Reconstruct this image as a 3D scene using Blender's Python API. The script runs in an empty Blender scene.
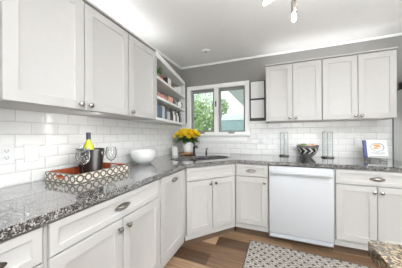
import bpy, bmesh, math, random
from math import sin, cos, pi, radians
from mathutils import Vector, Matrix
random.seed(7)
S = bpy.context.scene
COL = S.collection

# ------------------------------------------------------------------ camera, world, sun, lights, exposure
CX, CY, CZ, YAW, FPX, PITCH, ROLL = 1.4601, -2.7823, 1.2186, .3737, 179.2, .0019, -.0055
cam = bpy.data.cameras.new('camera')
cam.sensor_width = 36
cam.lens = FPX / 402 * 36
cam.clip_start = .02
camo = bpy.data.objects.new('camera', cam)
COL.objects.link(camo)
rz = Matrix.Rotation(YAW, 3, 'Z')
F = rz @ Vector((0, cos(PITCH), sin(PITCH)))
R0 = rz @ Vector((1, 0, 0))
U0 = rz @ Vector((0, -sin(PITCH), cos(PITCH)))
Rr = cos(ROLL) * R0 + sin(ROLL) * U0
Uu = -sin(ROLL) * R0 + cos(ROLL) * U0
camo.matrix_world = Matrix(((Rr.x, Uu.x, -F.x, CX), (Rr.y, Uu.y, -F.y, CY), (Rr.z, Uu.z, -F.z, CZ), (0, 0, 0, 1)))
S.camera = camo

S.view_settings.view_transform = 'Standard'
S.view_settings.look = 'None'
S.view_settings.gamma = 1
S.view_settings.use_curve_mapping = False
S.view_settings.exposure = .15
S.cycles.use_denoising = True
S.cycles.max_bounces = 10
S.cycles.diffuse_bounces = 6
S.cycles.glossy_bounces = 5
S.cycles.transmission_bounces = 10
S.cycles.transparent_max_bounces = 12
S.cycles.sample_clamp_indirect = 8
S.cycles.caustics_reflective = False
S.cycles.caustics_refractive = False

w = bpy.data.worlds.new('sky')
S.world = w
w.use_nodes = True
bg = w.node_tree.nodes['Background']
bg.inputs[0].default_value = (.93, .97, 1, 1)
bg.inputs[1].default_value = 1.25


def light(name, kind, loc, direction, energy, color=(1, 1, 1), size=None, angle=None):
    l = bpy.data.lights.new(name, kind)
    l.energy = energy
    l.color = color
    if size:
        l.shape = 'RECTANGLE'
        l.size, l.size_y = size
    if angle is not None:
        l.angle = angle
    o = bpy.data.objects.new(name, l)
    COL.objects.link(o)
    o.location = loc
    o.rotation_euler = Vector(direction).to_track_quat('-Z', 'Y').to_euler()
    return o


light('sun', 'SUN', (6, -6, 9), (-.55, .62, -.62), 3.2, (1, .95, .87), angle=.02)
light('rear_fill_light', 'AREA', (1.9, -4.93, 1.15), (0, 1, 0), 42, (.93, .97, 1), (2.6, 1.7))  # added fill from behind the camera, no such source is known
light('side_fill_light', 'AREA', (4.34, -3.1, 1.3), (-1, .12, 0), 23, (.97, .985, 1), (1.7, 1.5))  # extra fill put in to brighten the left doors and tiles
light('overhead_fill_light', 'AREA', (2.6, -2.6, 2.33), (0, 0, -1), 3, (.97, .985, 1), (1.2, 1.2))  # bare area light without a fixture, added to lift the room
light('aisle_fill_light', 'AREA', (1.35, -3.7, 2.33), (0, 0, -1), 5, (.97, .985, 1), (.9, .9))  # second fixtureless area light, added as fill behind the camera
light('ceiling_fill_light', 'AREA', (2.5, -2.8, 2.0), (0, 0, 1), 122, (.93, .965, 1), (1.4, 1.4))  # unseen uplight added to brighten the ceiling and its bounce
light('back_tile_fill_light', 'AREA', (2.03, -.26, 1.36), (0, 1, -.1), .45, (1, .99, .97), (1.15, .05))  # added to brighten the back tiles and the fridge side
pl_ = light('branched_lamp_light', 'POINT', (1.63, -1.49, 2.02), (0, 0, -1), 1.5, (1, .985, .965))
pl_.data.shadow_soft_size = .16
light('cabinet_top_light_left', 'AREA', (.16, -1.9, 2.125), (0, 0, 1), 2.2, (.99, .99, 1), (.2, 1.9))
light('cabinet_top_light_back', 'AREA', (2.03, -.16, 2.125), (0, 0, 1), 1.15, (.99, .99, 1), (1.2, .2))
light('under_cabinet_light_left', 'AREA', (.30, -1.85, 1.335), (-1, 0, -.02), 2.2, (1, .99, .97), (.05, 1.6))


# ------------------------------------------------------------------ mesh building
class MB:
    def __init__(s):
        s.bm = bmesh.new()

    def box(s, x0, x1, y0, y1, z0, z1, bev=0, rot=None, seg=1):
        r = bmesh.ops.create_cube(s.bm, size=1)
        vs = r['verts']
        for v in vs:
            v.co = Vector(((x0 + x1) / 2 + v.co.x * (x1 - x0), (y0 + y1) / 2 + v.co.y * (y1 - y0), (z0 + z1) / 2 + v.co.z * (z1 - z0)))
        if bev:
            es = list({e for v in vs for e in v.link_edges})
            r = bmesh.ops.bevel(s.bm, geom=es, offset=bev, segments=seg, affect='EDGES', profile=.5)
            vs = list({v for f in r['faces'] for v in f.verts} | {v for v in vs if v.is_valid})
        if rot is not None:
            for v in vs:
                v.co = rot @ v.co
        return s

    def lathe(s, prof, c=(0, 0, 0), seg=24, sx=1, sy=1, m=None):
        rings = []
        for r, z in prof:
            ring = []
            if r < 1e-6:
                p = Vector((0, 0, z))
                v = s.bm.verts.new((m @ p if m else p) + Vector(c))
                ring = [v] * seg
            else:
                for i in range(seg):
                    a = 2 * pi * i / seg
                    p = Vector((r * cos(a) * sx, r * sin(a) * sy, z))
                    ring.append(s.bm.verts.new((m @ p if m else p) + Vector(c)))
            rings.append(ring)
        for a, b in zip(rings, rings[1:]):
            for i in range(seg):
                j = (i + 1) % seg
                q = []
                for v in (a[i], a[j], b[j], b[i]):
                    if v not in q:
                        q.append(v)
                if len(q) > 2:
                    try:
                        s.bm.faces.new(q)
                    except ValueError:
                        pass
        return s

    def tube(s, pts, r, seg=8, closed=False):
        pts = [Vector(p) for p in pts]
        n = len(pts)
        rs = r if isinstance(r, (list, tuple)) else [r] * n
        rings = []
        up = None
        for i, p in enumerate(pts):
            if closed:
                t = pts[(i + 1) % n] - pts[i - 1]
            else:
                t = pts[min(i + 1, n - 1)] - pts[max(i - 1, 0)]
            t.normalize()
            if up is None:
                up = Vector((0, 0, 1)) if abs(t.z) < .9 else Vector((1, 0, 0))
            b = t.cross(up)
            if b.length < 1e-5:
                b = t.cross(Vector((0, 1, .3)))
            b.normalize()
            up = b.cross(t).normalized()
            rings.append([s.bm.verts.new(p + rs[i] * (cos(2 * pi * k / seg) * b + sin(2 * pi * k / seg) * up)) for k in range(seg)])
        for i in range(n if closed else n - 1):
            a, b = rings[i], rings[(i + 1) % n]
            for k in range(seg):
                s.bm.faces.new((a[k], a[(k + 1) % seg], b[(k + 1) % seg], b[k]))
        if not closed:
            s.bm.faces.new(rings[0])
            s.bm.faces.new(rings[-1][::-1])
        return s

    def prism(s, poly, z0, z1, m=None, hole=None):
        """poly (and hole) in the xy plane, extruded z0 to z1; m maps it into place."""
        loops = [poly] + ([hole] if hole else [])
        tmp = bmesh.new()
        es = []
        for lp in loops:
            vs = [tmp.verts.new((p[0], p[1], z0)) for p in lp]
            es += [tmp.edges.new((vs[i], vs[(i + 1) % len(vs)])) for i in range(len(vs))]
        if hole:
            bmesh.ops.triangle_fill(tmp, use_beauty=True, edges=es, normal=(0, 0, 1))
        else:
            tmp.faces.new(tmp.verts)
        r = bmesh.ops.extrude_face_region(tmp, geom=list(tmp.faces))
        for v in [g for g in r['geom'] if isinstance(g, bmesh.types.BMVert)]:
            v.co.z = z1
        bmesh.ops.recalc_face_normals(tmp, faces=tmp.faces)
        if m:
            for v in tmp.verts:
                v.co = m @ v.co
        me = bpy.data.meshes.new('t')
        tmp.to_mesh(me)
        tmp.free()
        s.bm.from_mesh(me)
        bpy.data.meshes.remove(me)
        return s

    def quad(s, *pts):
        s.bm.faces.new([s.bm.verts.new(p) for p in pts])
        return s

    def shaker(s, x0, x1, z0, z1, fr=.06, t=.02, dip=.007, y=0.0):
        """a slab with a sunk panel; its front looks along -y and lies at y - t"""
        f, g = y - t, y - t + dip
        b = .002
        loops = [
            [(x0, y, z0), (x1, y, z0), (x1, y, z1), (x0, y, z1)],
            [(x0, f + b, z0), (x1, f + b, z0), (x1, f + b, z1), (x0, f + b, z1)],
            [(x0 + b, f, z0 + b), (x1 - b, f, z0 + b), (x1 - b, f, z1 - b), (x0 + b, f, z1 - b)],
            [(x0 + fr, f, z0 + fr), (x1 - fr, f, z0 + fr), (x1 - fr, f, z1 - fr), (x0 + fr, f, z1 - fr)],
        ]
        k = fr + .002
        loops.append([(x0 + k, g - .002, z0 + k), (x1 - k, g - .002, z0 + k), (x1 - k, g - .002, z1 - k), (x0 + k, g - .002, z1 - k)])
        k = fr + .007
        loops.append([(x0 + k, g, z0 + k), (x1 - k, g, z0 + k), (x1 - k, g, z1 - k), (x0 + k, g, z1 - k)])
        rings = [[s.bm.verts.new(p) for p in lp] for lp in loops]
        s.bm.faces.new(rings[0])
        for a, c in zip(rings, rings[1:]):
            for i in range(4):
                s.bm.faces.new((a[i], a[(i + 1) % 4], c[(i + 1) % 4], c[i]))
        s.bm.faces.new(rings[-1])
        return s

    def build(s, name, mat, parent=None, loc=(0, 0, 0), rotz=0, smooth=40, normals=True):
        if normals:
            bmesh.ops.recalc_face_normals(s.bm, faces=s.bm.faces)
        me = bpy.data.meshes.new(name)
        s.bm.to_mesh(me)
        s.bm.free()
        for m in (mat if isinstance(mat, (list, tuple)) else [mat]):
            me.materials.append(m)
        if smooth:
            me.polygons.foreach_set('use_smooth', [True] * len(me.polygons))
            me.set_sharp_from_angle(angle=radians(smooth))
        o = bpy.data.objects.new(name, me)
        COL.objects.link(o)
        o.location = loc
        o.rotation_euler.z = rotz
        if parent:
            o.parent = parent
        return o


def tag(o, label, cat, group=None):
    o['label'] = label
    o['category'] = cat
    if group:
        o['group'] = group
    return o


def thing(name, label, cat, loc=(0, 0, 0), rotz=0, group=None):
    o = bpy.data.objects.new(name, None)
    COL.objects.link(o)
    o.location = loc
    o.rotation_euler.z = rotz
    return tag(o, label, cat, group)


def struct(o, label=None):
    o['kind'] = 'structure'
    if label:
        o['label'] = label
    return o


def dup(root, loc, rotz=0, label=None, scale=None):
    r = root.copy()
    COL.objects.link(r)
    r.location = loc
    r.rotation_euler.z = rotz
    if label:
        r['label'] = label
    if scale:
        r.scale = scale
    for ch in root.children:
        c = ch.copy()
        COL.objects.link(c)
        c.parent = r
        for g in ch.children:
            d = g.copy()
            COL.objects.link(d)
            d.parent = c
    return r


# ------------------------------------------------------------------ materials
def mat(name, col, rough=.5, metal=0, spec=.5, trans=0, ior=1.45, emit=None, es=0, vary=0, vscale=30, coat=0):
    m = bpy.data.materials.new(name)
    m.use_nodes = True
    nt = m.node_tree
    b = nt.nodes['Principled BSDF']
    b.inputs['Base Color'].default_value = (*col, 1)
    b.inputs['Roughness'].default_value = rough
    b.inputs['Metallic'].default_value = metal
    b.inputs['Specular IOR Level'].default_value = spec
    b.inputs['Transmission Weight'].default_value = trans
    b.inputs['IOR'].default_value = ior
    b.inputs['Coat Weight'].default_value = coat
    if emit:
        b.inputs['Emission Color'].default_value = (*emit, 1)
        b.inputs['Emission Strength'].default_value = es
    if vary:
        tc = nt.nodes.new('ShaderNodeTexCoord')
        n = nt.nodes.new('ShaderNodeTexNoise')
        n.inputs['Scale'].default_value = vscale
        n.inputs['Detail'].default_value = 4
        nt.links.new(tc.outputs['Object'], n.inputs['Vector'])
        r = ramp(nt, n.outputs['Fac'], [(.3, tuple(c * (1 - vary) for c in col)), (.7, tuple(min(1, c * (1 + vary)) for c in col))])
        nt.links.new(r, b.inputs['Base Color'])
    return m


def ramp(nt, fac, stops, constant=False):
    r = nt.nodes.new('ShaderNodeValToRGB')
    if constant:
        r.color_ramp.interpolation = 'CONSTANT'
    e = r.color_ramp.elements
    while len(e) < len(stops):
        e.new(.5)
    for el, (p, c) in zip(e, stops):
        el.position = p
        el.color = (*c, 1)
    nt.links.new(fac, r.inputs['Fac'])
    return r.outputs['Color']


def math_(nt, op, a, b=None, c=None):
    n = nt.nodes.new('ShaderNodeMath')
    n.operation = op
    for i, v in enumerate((a, b, c)):
        if v is None:
            continue
        if isinstance(v, (int, float)):
            n.inputs[i].default_value = v
        else:
            nt.links.new(v, n.inputs[i])
    return n.outputs[0]


def mix(nt, fac, a, b, mode='MIX'):
    n = nt.nodes.new('ShaderNodeMix')
    n.data_type = 'RGBA'
    n.blend_type = mode
    for sock, v in ((n.inputs[0], fac), (n.inputs[6], a), (n.inputs[7], b)):
        if isinstance(v, (int, float)):
            sock.default_value = v
        elif isinstance(v, tuple):
            sock.default_value = (*v, 1)
        else:
            nt.links.new(v, sock)
    return n.outputs[2]


def base(name, rough=.5):
    m = bpy.data.materials.new(name)
    m.use_nodes = True
    nt = m.node_tree
    b = nt.nodes['Principled BSDF']
    b.inputs['Roughness'].default_value = rough
    tc = nt.nodes.new('ShaderNodeTexCoord')
    return m, nt, b, tc.outputs['Object']


PAINT = mat('cabinet_paint', (.49, .477, .46), .42, vary=.012)
PAINT_IN = mat('shelf_paint', (.86, .855, .84), .45)
TRIM = mat('trim_paint', (.88, .88, .87), .4)
CEIL = mat('ceiling_paint', (.90, .90, .895), .9, vary=.01, vscale=8)
GREY = mat('grey_wall_paint', (.285, .278, .262), .8, vary=.02, vscale=6)
WHITE_W = mat('rear_wall_paint', (.72, .71, .69), .85)
NICKEL = mat('brushed_nickel', (.40, .375, .35), .26, 1)
PEWTER = mat('dark_pewter', (.16, .145, .13), .35, 1)
STEEL = mat('sink_steel', (.30, .30, .31), .3, 1)
BRONZE = mat('oil_rubbed_bronze', (.05, .043, .038), .35, .8)
BLACK = mat('black_satin', (.012, .011, .011), .38)
BLACKM = mat('black_plastic', (.02, .02, .02), .5)
APPL = mat('white_enamel', (.54, .55, .565), .28, coat=.2)
APPL_G = mat('dishwasher_kick_plate', (.56, .59, .63), .4)
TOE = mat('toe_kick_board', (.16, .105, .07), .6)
CERAM = mat('white_glaze', (.84, .84, .83), .16)
PLATE = mat('outlet_plastic', (.74, .74, .735), .35)
SLOT = mat('outlet_slots', (.10, .10, .10), .6)
SASH = mat('grey_window_frame', (.27, .27, .26), .5)
BOARD_F = mat('charcoal_frame', (.075, .073, .07), .55)
BOARD_P = mat('white_board_face', (.90, .895, .885), .5)
REDWOOD = mat('red_brown_wood', (.40, .10, .035), .4, vary=.25, vscale=25)
BOTTLE = mat('yellow_green_bottle', (.50, .56, .035), .1, trans=.35, spec=.6)
FOIL = mat('bottle_capsule', (.035, .04, .055), .35, .3)
FRIDGE = mat('fridge_side', (.88, .885, .885), .4)
YEL = mat('yellow_petals', (.95, .72, .03), .6, vary=.08, vscale=40)
YEL2 = mat('deep_yellow_petals', (.95, .64, .02), .6, vary=.1, vscale=40)
LEAF = mat('bouquet_leaf', (.06, .17, .025), .5, vary=.4, vscale=20)
STEM = mat('bouquet_stem', (.10, .22, .04), .5)
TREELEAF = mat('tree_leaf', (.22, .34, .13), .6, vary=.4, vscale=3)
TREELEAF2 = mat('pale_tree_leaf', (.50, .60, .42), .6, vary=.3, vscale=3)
BARK = mat('bark', (.10, .075, .055), .9, vary=.3)
GRAVEL = mat('pale_gravel', (.50, .51, .46), .9, vary=.3, vscale=4)  # pale grey gravel, toned for the light it bounces onto the soffit
SOFFIT = mat('soffit_boards', (.80, .84, .85), .7)
FENCE = mat('pale_teal_boards', (.26, .385, .40), .7, vary=.1, vscale=5)
FENCE_T = mat('fence_cap_paint', (.66, .72, .72), .7)
BULB = mat('lamp_filament', (1, .95, .85), .3, emit=(1, .93, .82), es=22)
GREEN_F = mat('green_apple_skin', (.22, .28, .07), .35, vary=.25, vscale=25)
ORANGE_F = mat('peach_skin', (.70, .36, .16), .5, vary=.2, vscale=20)
CREAM_F = mat('pale_fruit_skin', (.66, .60, .42), .45, vary=.15, vscale=25)
BOOK_W = mat('cookbook_cover', (.80, .80, .78), .4)
BOOK_B = mat('cookbook_blue_spine', (.075, .10, .26), .45)
PAGES = mat('book_pages', (.72, .69, .62), .8)
INK_O = mat('orange_print', (.80, .28, .035), .5)
INK_G = mat('grey_print', (.30, .33, .38), .5)
INK_Y = mat('yellow_print', (.78, .55, .20), .5)
WIRE = mat('easel_wire', (.30, .30, .30), .35, .9)
PINK = mat('pink_glaze', (.62, .25, .20), .3)
PEACH = mat('peach_glaze', (.74, .42, .32), .3)
BLUEG = mat('smoky_blue_glass', (.20, .29, .38), .08, trans=.5)
DARKG = mat('dark_glaze', (.05, .045, .045), .3)
OLIVE = mat('olive_glaze', (.20, .20, .13), .4)
RUST = mat('rust_glaze', (.45, .15, .05), .4)
STONE = mat('grey_glaze', (.45, .44, .42), .4)
TEALB = mat('book_cloth', (.09, .12, .14), .7)
WOODB = mat('board_wood', (.50, .28, .13), .5, vary=.3, vscale=18)


def tile_mat():
    m, nt, b, co = base('bevelled_subway_tile', .14)
    sp = nt.nodes.new('ShaderNodeSeparateXYZ')
    nt.links.new(co, sp.inputs[0])
    cb = nt.nodes.new('ShaderNodeCombineXYZ')
    nt.links.new(math_(nt, 'ADD', sp.outputs[0], sp.outputs[1]), cb.inputs[0])
    nt.links.new(math_(nt, 'SUBTRACT', sp.outputs[2], .914), cb.inputs[1])

    def brick(ms, smooth):
        k = nt.nodes.new('ShaderNodeTexBrick')
        nt.links.new(cb.outputs[0], k.inputs['Vector'])
        k.inputs['Scale'].default_value = 1
        k.inputs['Brick Width'].default_value = .155
        k.inputs['Row Height'].default_value = .0775
        k.inputs['Mortar Size'].default_value = ms
        k.inputs['Mortar Smooth'].default_value = smooth
        k.inputs['Color1'].default_value = (.82, .813, .80, 1)
        k.inputs['Color2'].default_value = (.79, .785, .77, 1)
        k.inputs['Mortar'].default_value = (.58, .57, .55, 1)
        return k
    k = brick(.0018, .2)
    nt.links.new(k.outputs['Color'], b.inputs['Base Color'])
    k2 = brick(.011, 1)
    bp = nt.nodes.new('ShaderNodeBump')
    bp.inputs['Strength'].default_value = .5
    bp.inputs['Distance'].default_value = .006
    bp.invert = True
    nt.links.new(k2.outputs['Fac'], bp.inputs['Height'])
    nt.links.new(bp.outputs[0], b.inputs['Normal'])
    return m


def floor_mat():
    m, nt, b, co = base('wood_plank_floor', .38)
    k = nt.nodes.new('ShaderNodeTexBrick')
    mp = nt.nodes.new('ShaderNodeMapping')
    mp.inputs['Location'].default_value = (.37, .06, 0)
    nt.links.new(co, mp.inputs[0])
    nt.links.new(mp.outputs[0], k.inputs['Vector'])
    k.offset = .37
    k.inputs['Scale'].default_value = 1
    k.inputs['Brick Width'].default_value = 1.25
    k.inputs['Row Height'].default_value = .165
    k.inputs['Mortar Size'].default_value = .0015
    k.inputs['Color1'].default_value = (0, 0, 0, 1)
    k.inputs['Color2'].default_value = (1, 1, 1, 1)
    k.inputs['Mortar'].default_value = (.1, .1, .1, 1)
    plank = ramp(nt, k.outputs['Color'], [(0, (.10, .057, .033)), (.35, (.165, .097, .055)), (.65, (.29, .18, .105)), (1, (.56, .38, .235))])
    mg = nt.nodes.new('ShaderNodeMapping')
    mg.inputs['Scale'].default_value = (2.2, 34, 1)
    nt.links.new(co, mg.inputs[0])
    n = nt.nodes.new('ShaderNodeTexNoise')
    n.inputs['Scale'].default_value = 1.2
    n.inputs['Detail'].default_value = 6
    n.inputs['Distortion'].default_value = .6
    nt.links.new(mg.outputs[0], n.inputs['Vector'])
    g = ramp(nt, n.outputs['Fac'], [(.3, (.45, .43, .42)), (.55, (1, 1, 1)), (.75, (1.15, 1.12, 1.1))])
    c = mix(nt, .75, plank, g, 'MULTIPLY')
    c2 = mix(nt, k.outputs['Fac'], c, (.04, .025, .015))
    nt.links.new(c2, b.inputs['Base Color'])
    return m


def granite_mat(name, stops, scale=225):
    m, nt, b, co = base(name, .09)
    n = nt.nodes.new('ShaderNodeTexNoise')
    n.inputs['Scale'].default_value = 90
    n.inputs['Detail'].default_value = 3
    nt.links.new(co, n.inputs['Vector'])
    off = mix(nt, .010, co, n.outputs['Color'], 'ADD')
    v = nt.nodes.new('ShaderNodeTexVoronoi')
    v.inputs['Scale'].default_value = scale
    nt.links.new(off, v.inputs['Vector'])
    sp = nt.nodes.new('ShaderNodeSeparateColor')
    nt.links.new(v.outputs['Color'], sp.inputs[0])
    n2 = nt.nodes.new('ShaderNodeTexNoise')
    n2.inputs['Scale'].default_value = 14
    n2.inputs['Detail'].default_value = 5
    nt.links.new(co, n2.inputs['Vector'])
    f = math_(nt, 'ADD', math_(nt, 'MULTIPLY', sp.outputs[0], .62), math_(nt, 'MULTIPLY', math_(nt, 'SUBTRACT', n2.outputs['Fac'], .12), .5))
    nt.links.new(ramp(nt, f, stops), b.inputs['Base Color'])
    b.inputs['Specular IOR Level'].default_value = 1.0
    b.inputs['Coat Weight'].default_value = .9
    b.inputs['Coat Roughness'].default_value = .06
    return m


def rug_mat():
    m, nt, b, co = base('woven_rug', .95)
    sp = nt.nodes.new('ShaderNodeSeparateXYZ')
    nt.links.new(co, sp.inputs[0])
    v = math_(nt, 'DIVIDE', sp.outputs[1], .050)
    row = math_(nt, 'FLOOR', v)
    sh = math_(nt, 'MULTIPLY', math_(nt, 'MODULO', math_(nt, 'ABSOLUTE', row), 2), .5)
    u = math_(nt, 'ADD', math_(nt, 'DIVIDE', sp.outputs[0], .070), sh)
    fu = math_(nt, 'ABSOLUTE', math_(nt, 'SUBTRACT', math_(nt, 'FRACT', u), .5))
    fv = math_(nt, 'ABSOLUTE', math_(nt, 'SUBTRACT', math_(nt, 'FRACT', v), .5))
    spot = math_(nt, 'MULTIPLY', math_(nt, 'LESS_THAN', fu, .16), math_(nt, 'LESS_THAN', fv, .19))
    dia = math_(nt, 'ADD', fu, fv)
    ring = math_(nt, 'LESS_THAN', math_(nt, 'ABSOLUTE', math_(nt, 'SUBTRACT', dia, .5)), .11)
    n = nt.nodes.new('ShaderNodeTexNoise')
    n.inputs['Scale'].default_value = 130
    n.inputs['Detail'].default_value = 2
    nt.links.new(co, n.inputs['Vector'])
    wool = ramp(nt, n.outputs['Fac'], [(.38, (.10, .085, .072)), (.5, (.28, .25, .22)), (.62, (.48, .44, .40))])
    c = mix(nt, math_(nt, 'MULTIPLY', ring, .35), wool, (.60, .56, .51))
    c = mix(nt, math_(nt, 'MULTIPLY', spot, .93), c, (.025, .022, .022))
    nt.links.new(c, b.inputs['Base Color'])
    bp = nt.nodes.new('ShaderNodeBump')
    bp.inputs['Strength'].default_value = .4
    bp.inputs['Distance'].default_value = .004
    nt.links.new(n.outputs['Fac'], bp.inputs['Height'])
    nt.links.new(bp.outputs[0], b.inputs['Normal'])
    return m


def tray_mat():
    """cream tile with dark interlocking rings, laid along the tray's walls"""
    m, nt, b, co = base('ring_patterned_inlay', .3)
    sp = nt.nodes.new('ShaderNodeSeparateXYZ')
    nt.links.new(co, sp.inputs[0])
    p = .0555
    s = math_(nt, 'DIVIDE', math_(nt, 'ADD', math_(nt, 'ADD', sp.outputs[0], sp.outputs[1]), 10 * p + .03), p)
    u = math_(nt, 'SUBTRACT', math_(nt, 'FRACT', s), .5)
    z = math_(nt, 'DIVIDE', math_(nt, 'SUBTRACT', sp.outputs[2], .031), p)
    d = math_(nt, 'SQRT', math_(nt, 'ADD', math_(nt, 'MULTIPLY', u, u), math_(nt, 'MULTIPLY', z, z)))
    ring = math_(nt, 'LESS_THAN', math_(nt, 'ABSOLUTE', math_(nt, 'SUBTRACT', d, .37)), .090)
    u2 = math_(nt, 'SUBTRACT', .5, math_(nt, 'ABSOLUTE', u))
    d2 = math_(nt, 'SQRT', math_(nt, 'ADD', math_(nt, 'MULTIPLY', u2, u2), math_(nt, 'MULTIPLY', z, z)))
    link = math_(nt, 'LESS_THAN', math_(nt, 'ABSOLUTE', math_(nt, 'SUBTRACT', d2, .14)), .06)
    edge = math_(nt, 'GREATER_THAN', math_(nt, 'ABSOLUTE', z), .47)
    f = math_(nt, 'MAXIMUM', math_(nt, 'MAXIMUM', ring, link), edge)
    nt.links.new(mix(nt, f, (.72, .68, .60), (.10, .075, .055)), b.inputs['Base Color'])
    return m


def chevron_mat():
    """grey bowl with one band of black and white chevrons round it"""
    m, nt, b, co = base('chevron_glaze', .35)
    sp = nt.nodes.new('ShaderNodeSeparateXYZ')
    nt.links.new(co, sp.inputs[0])
    ang = math_(nt, 'ARCTAN2', sp.outputs[1], sp.outputs[0])
    zz = math_(nt, 'ABSOLUTE', math_(nt, 'SUBTRACT', sp.outputs[2], .092))
    ph = math_(nt, 'FRACT', math_(nt, 'ADD', math_(nt, 'MULTIPLY', ang, 11 / (2 * pi)), math_(nt, 'ADD', math_(nt, 'MULTIPLY', zz, 15), 20)))
    band = math_(nt, 'LESS_THAN', zz, .036)
    st = math_(nt, 'LESS_THAN', ph, .62)
    fine = math_(nt, 'LESS_THAN', math_(nt, 'FRACT', math_(nt, 'MULTIPLY', sp.outputs[2], 70)), .5)
    body = mix(nt, fine, (.12, .118, .115), (.17, .168, .165))
    bandc = mix(nt, st, (.62, .61, .58), (.012, .012, .012))
    nt.links.new(mix(nt, band, body, bandc), b.inputs['Base Color'])
    return m


def pane_mat():
    m = bpy.data.materials.new('window_glass')
    m.use_nodes = True
    nt = m.node_tree
    nt.nodes.clear()
    o = nt.nodes.new('ShaderNodeOutputMaterial')
    t = nt.nodes.new('ShaderNodeBsdfTransparent')
    t.inputs[0].default_value = (.93, .97, .97, 1)
    g = nt.nodes.new('ShaderNodeBsdfGlossy')
    g.inputs['Roughness'].default_value = .02
    lw = nt.nodes.new('ShaderNodeLayerWeight')
    fr = nt.nodes.new('ShaderNodeMath')
    fr.operation = 'MULTIPLY_ADD'
    nt.links.new(math_(nt, 'POWER', lw.outputs['Facing'], 4), fr.inputs[0])
    fr.inputs[1].default_value = .5
    fr.inputs[2].default_value = .05
    mx = nt.nodes.new('ShaderNodeMixShader')
    nt.links.new(fr.outputs[0], mx.inputs[0])
    nt.links.new(t.outputs[0], mx.inputs[1])
    nt.links.new(g.outputs[0], mx.inputs[2])
    nt.links.new(mx.outputs[0], o.inputs[0])
    return m


TILE = tile_mat()
FLOOR = floor_mat()
GRANITE = granite_mat('grey_granite', [(0, (.008, .008, .009)), (.36, (.020, .019, .019)), (.48, (.075, .072, .070)), (.61, (.18, .172, .166)), (.78, (.46, .445, .43))])
GRANITE_I = granite_mat('warm_lit_granite', [(0, (.010, .008, .006)), (.36, (.03, .023, .015)), (.47, (.10, .075, .046)), (.60, (.19, .145, .092)), (.78, (.33, .265, .185))], 230)  # brown tint of warm light put into the granite's colour
RUG = rug_mat()
INLAY = tray_mat()
CHEV = chevron_mat()
PANE = pane_mat()


def thin_glass(name, edge=.25, cut=False):
    m = bpy.data.materials.new(name)
    m.use_nodes = True
    nt = m.node_tree
    nt.nodes.clear()
    o = nt.nodes.new('ShaderNodeOutputMaterial')
    t = nt.nodes.new('ShaderNodeBsdfTransparent')
    g = nt.nodes.new('ShaderNodeBsdfGlossy')
    g.inputs['Roughness'].default_value = .5 if cut else .03
    lw = nt.nodes.new('ShaderNodeLayerWeight')
    lw.inputs[0].default_value = .5
    nt.links.new(ramp(nt, lw.outputs['Facing'], [(.45, (.96, .97, .97)), (.95, (edge, edge, edge))]), t.inputs[0])
    f = math_(nt, 'ADD', math_(nt, 'MULTIPLY', math_(nt, 'POWER', lw.outputs['Facing'], 4), .5), .03)
    if cut:
        tc = nt.nodes.new('ShaderNodeTexCoord')
        v = nt.nodes.new('ShaderNodeTexVoronoi')
        v.inputs['Scale'].default_value = 60
        nt.links.new(tc.outputs['Object'], v.inputs['Vector'])
        bp = nt.nodes.new('ShaderNodeBump')
        bp.inputs['Distance'].default_value = .01
        nt.links.new(v.outputs['Distance'], bp.inputs['Height'])
        nt.links.new(bp.outputs[0], g.inputs['Normal'])
        f = math_(nt, 'ADD', f, math_(nt, 'MULTIPLY', math_(nt, 'LESS_THAN', v.outputs['Distance'], .55), .16))
    mx = nt.nodes.new('ShaderNodeMixShader')
    nt.links.new(f, mx.inputs[0])
    nt.links.new(t.outputs[0], mx.inputs[1])
    nt.links.new(g.outputs[0], mx.inputs[2])
    nt.links.new(mx.outputs[0], o.inputs[0])
    return m


GLASS = thin_glass('clear_glass')
CUTG = thin_glass('cut_glass', .6, True)

# ------------------------------------------------------------------ room shell
XR, YF, ZC = 4.4, -5.0, 2.372
struct(MB().box(-.15, XR + .15, YF - .15, .15, -.1, 0).build('floor', FLOOR, smooth=0), 'brown wood plank floor')
struct(MB().box(-.15, XR + .15, YF - .15, .15, ZC, ZC + .12).build('ceiling', CEIL, smooth=0), 'white ceiling')
struct(MB().box(-.15, 0, YF - .15, .15, 0, ZC).build('wall_left', GREY, smooth=0), 'grey left wall')
b = MB()
WX0, WX1, WZ0, WZ1 = .165, 1.115, 1.227, 1.985
b.box(0, WX0, 0, .15, 0, ZC).box(WX1, XR, 0, .15, 0, ZC).box(WX0, WX1, 0, .15, 0, WZ0).box(WX0, WX1, 0, .15, WZ1, ZC)
struct(b.build('wall_back', GREY, smooth=0), 'grey back wall with the window')
b = MB().box(XR, XR + .15, YF - .15, -4.0, 0, ZC).box(XR, XR + .15, -2.2, .15, 0, ZC).box(XR, XR + .15, -4.0, -2.2, 0, .5).box(XR, XR + .15, -4.0, -2.2, 2.1, ZC)  # opening added for the side fill light
struct(b.build('wall_right', WHITE_W, smooth=0))
b = MB()
b.box(0, .55, YF - .15, YF, 0, ZC).box(3.25, XR, YF - .15, YF, 0, ZC).box(.55, 3.25, YF - .15, YF, 0, .45).box(.55, 3.25, YF - .15, YF, 2.22, ZC)  # opening added for the rear fill light
struct(b.build('wall_front', WHITE_W, smooth=0))
b = MB()
b.prism([(0, 0), (.010, 0), (.022, .012), (.022, .022), (0, .022)], 0, XR, Matrix(((0, 0, 1, 0), (-1, 0, 0, 0), (0, 1, 0, ZC - .022), (0, 0, 0, 1))))
struct(b.build('trim_1', TRIM, smooth=0), 'thin white crown moulding along the back wall')
b = MB()
b.prism([(0, 0), (.010, 0), (.022, .012), (.022, .022), (0, .022)], YF, -.022, Matrix(((1, 0, 0, 0), (0, 0, 1, 0), (0, 1, 0, ZC - .022), (0, 0, 0, 1))))
struct(b.build('trim_2', TRIM, smooth=0), 'thin white crown moulding along the left wall')
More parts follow.
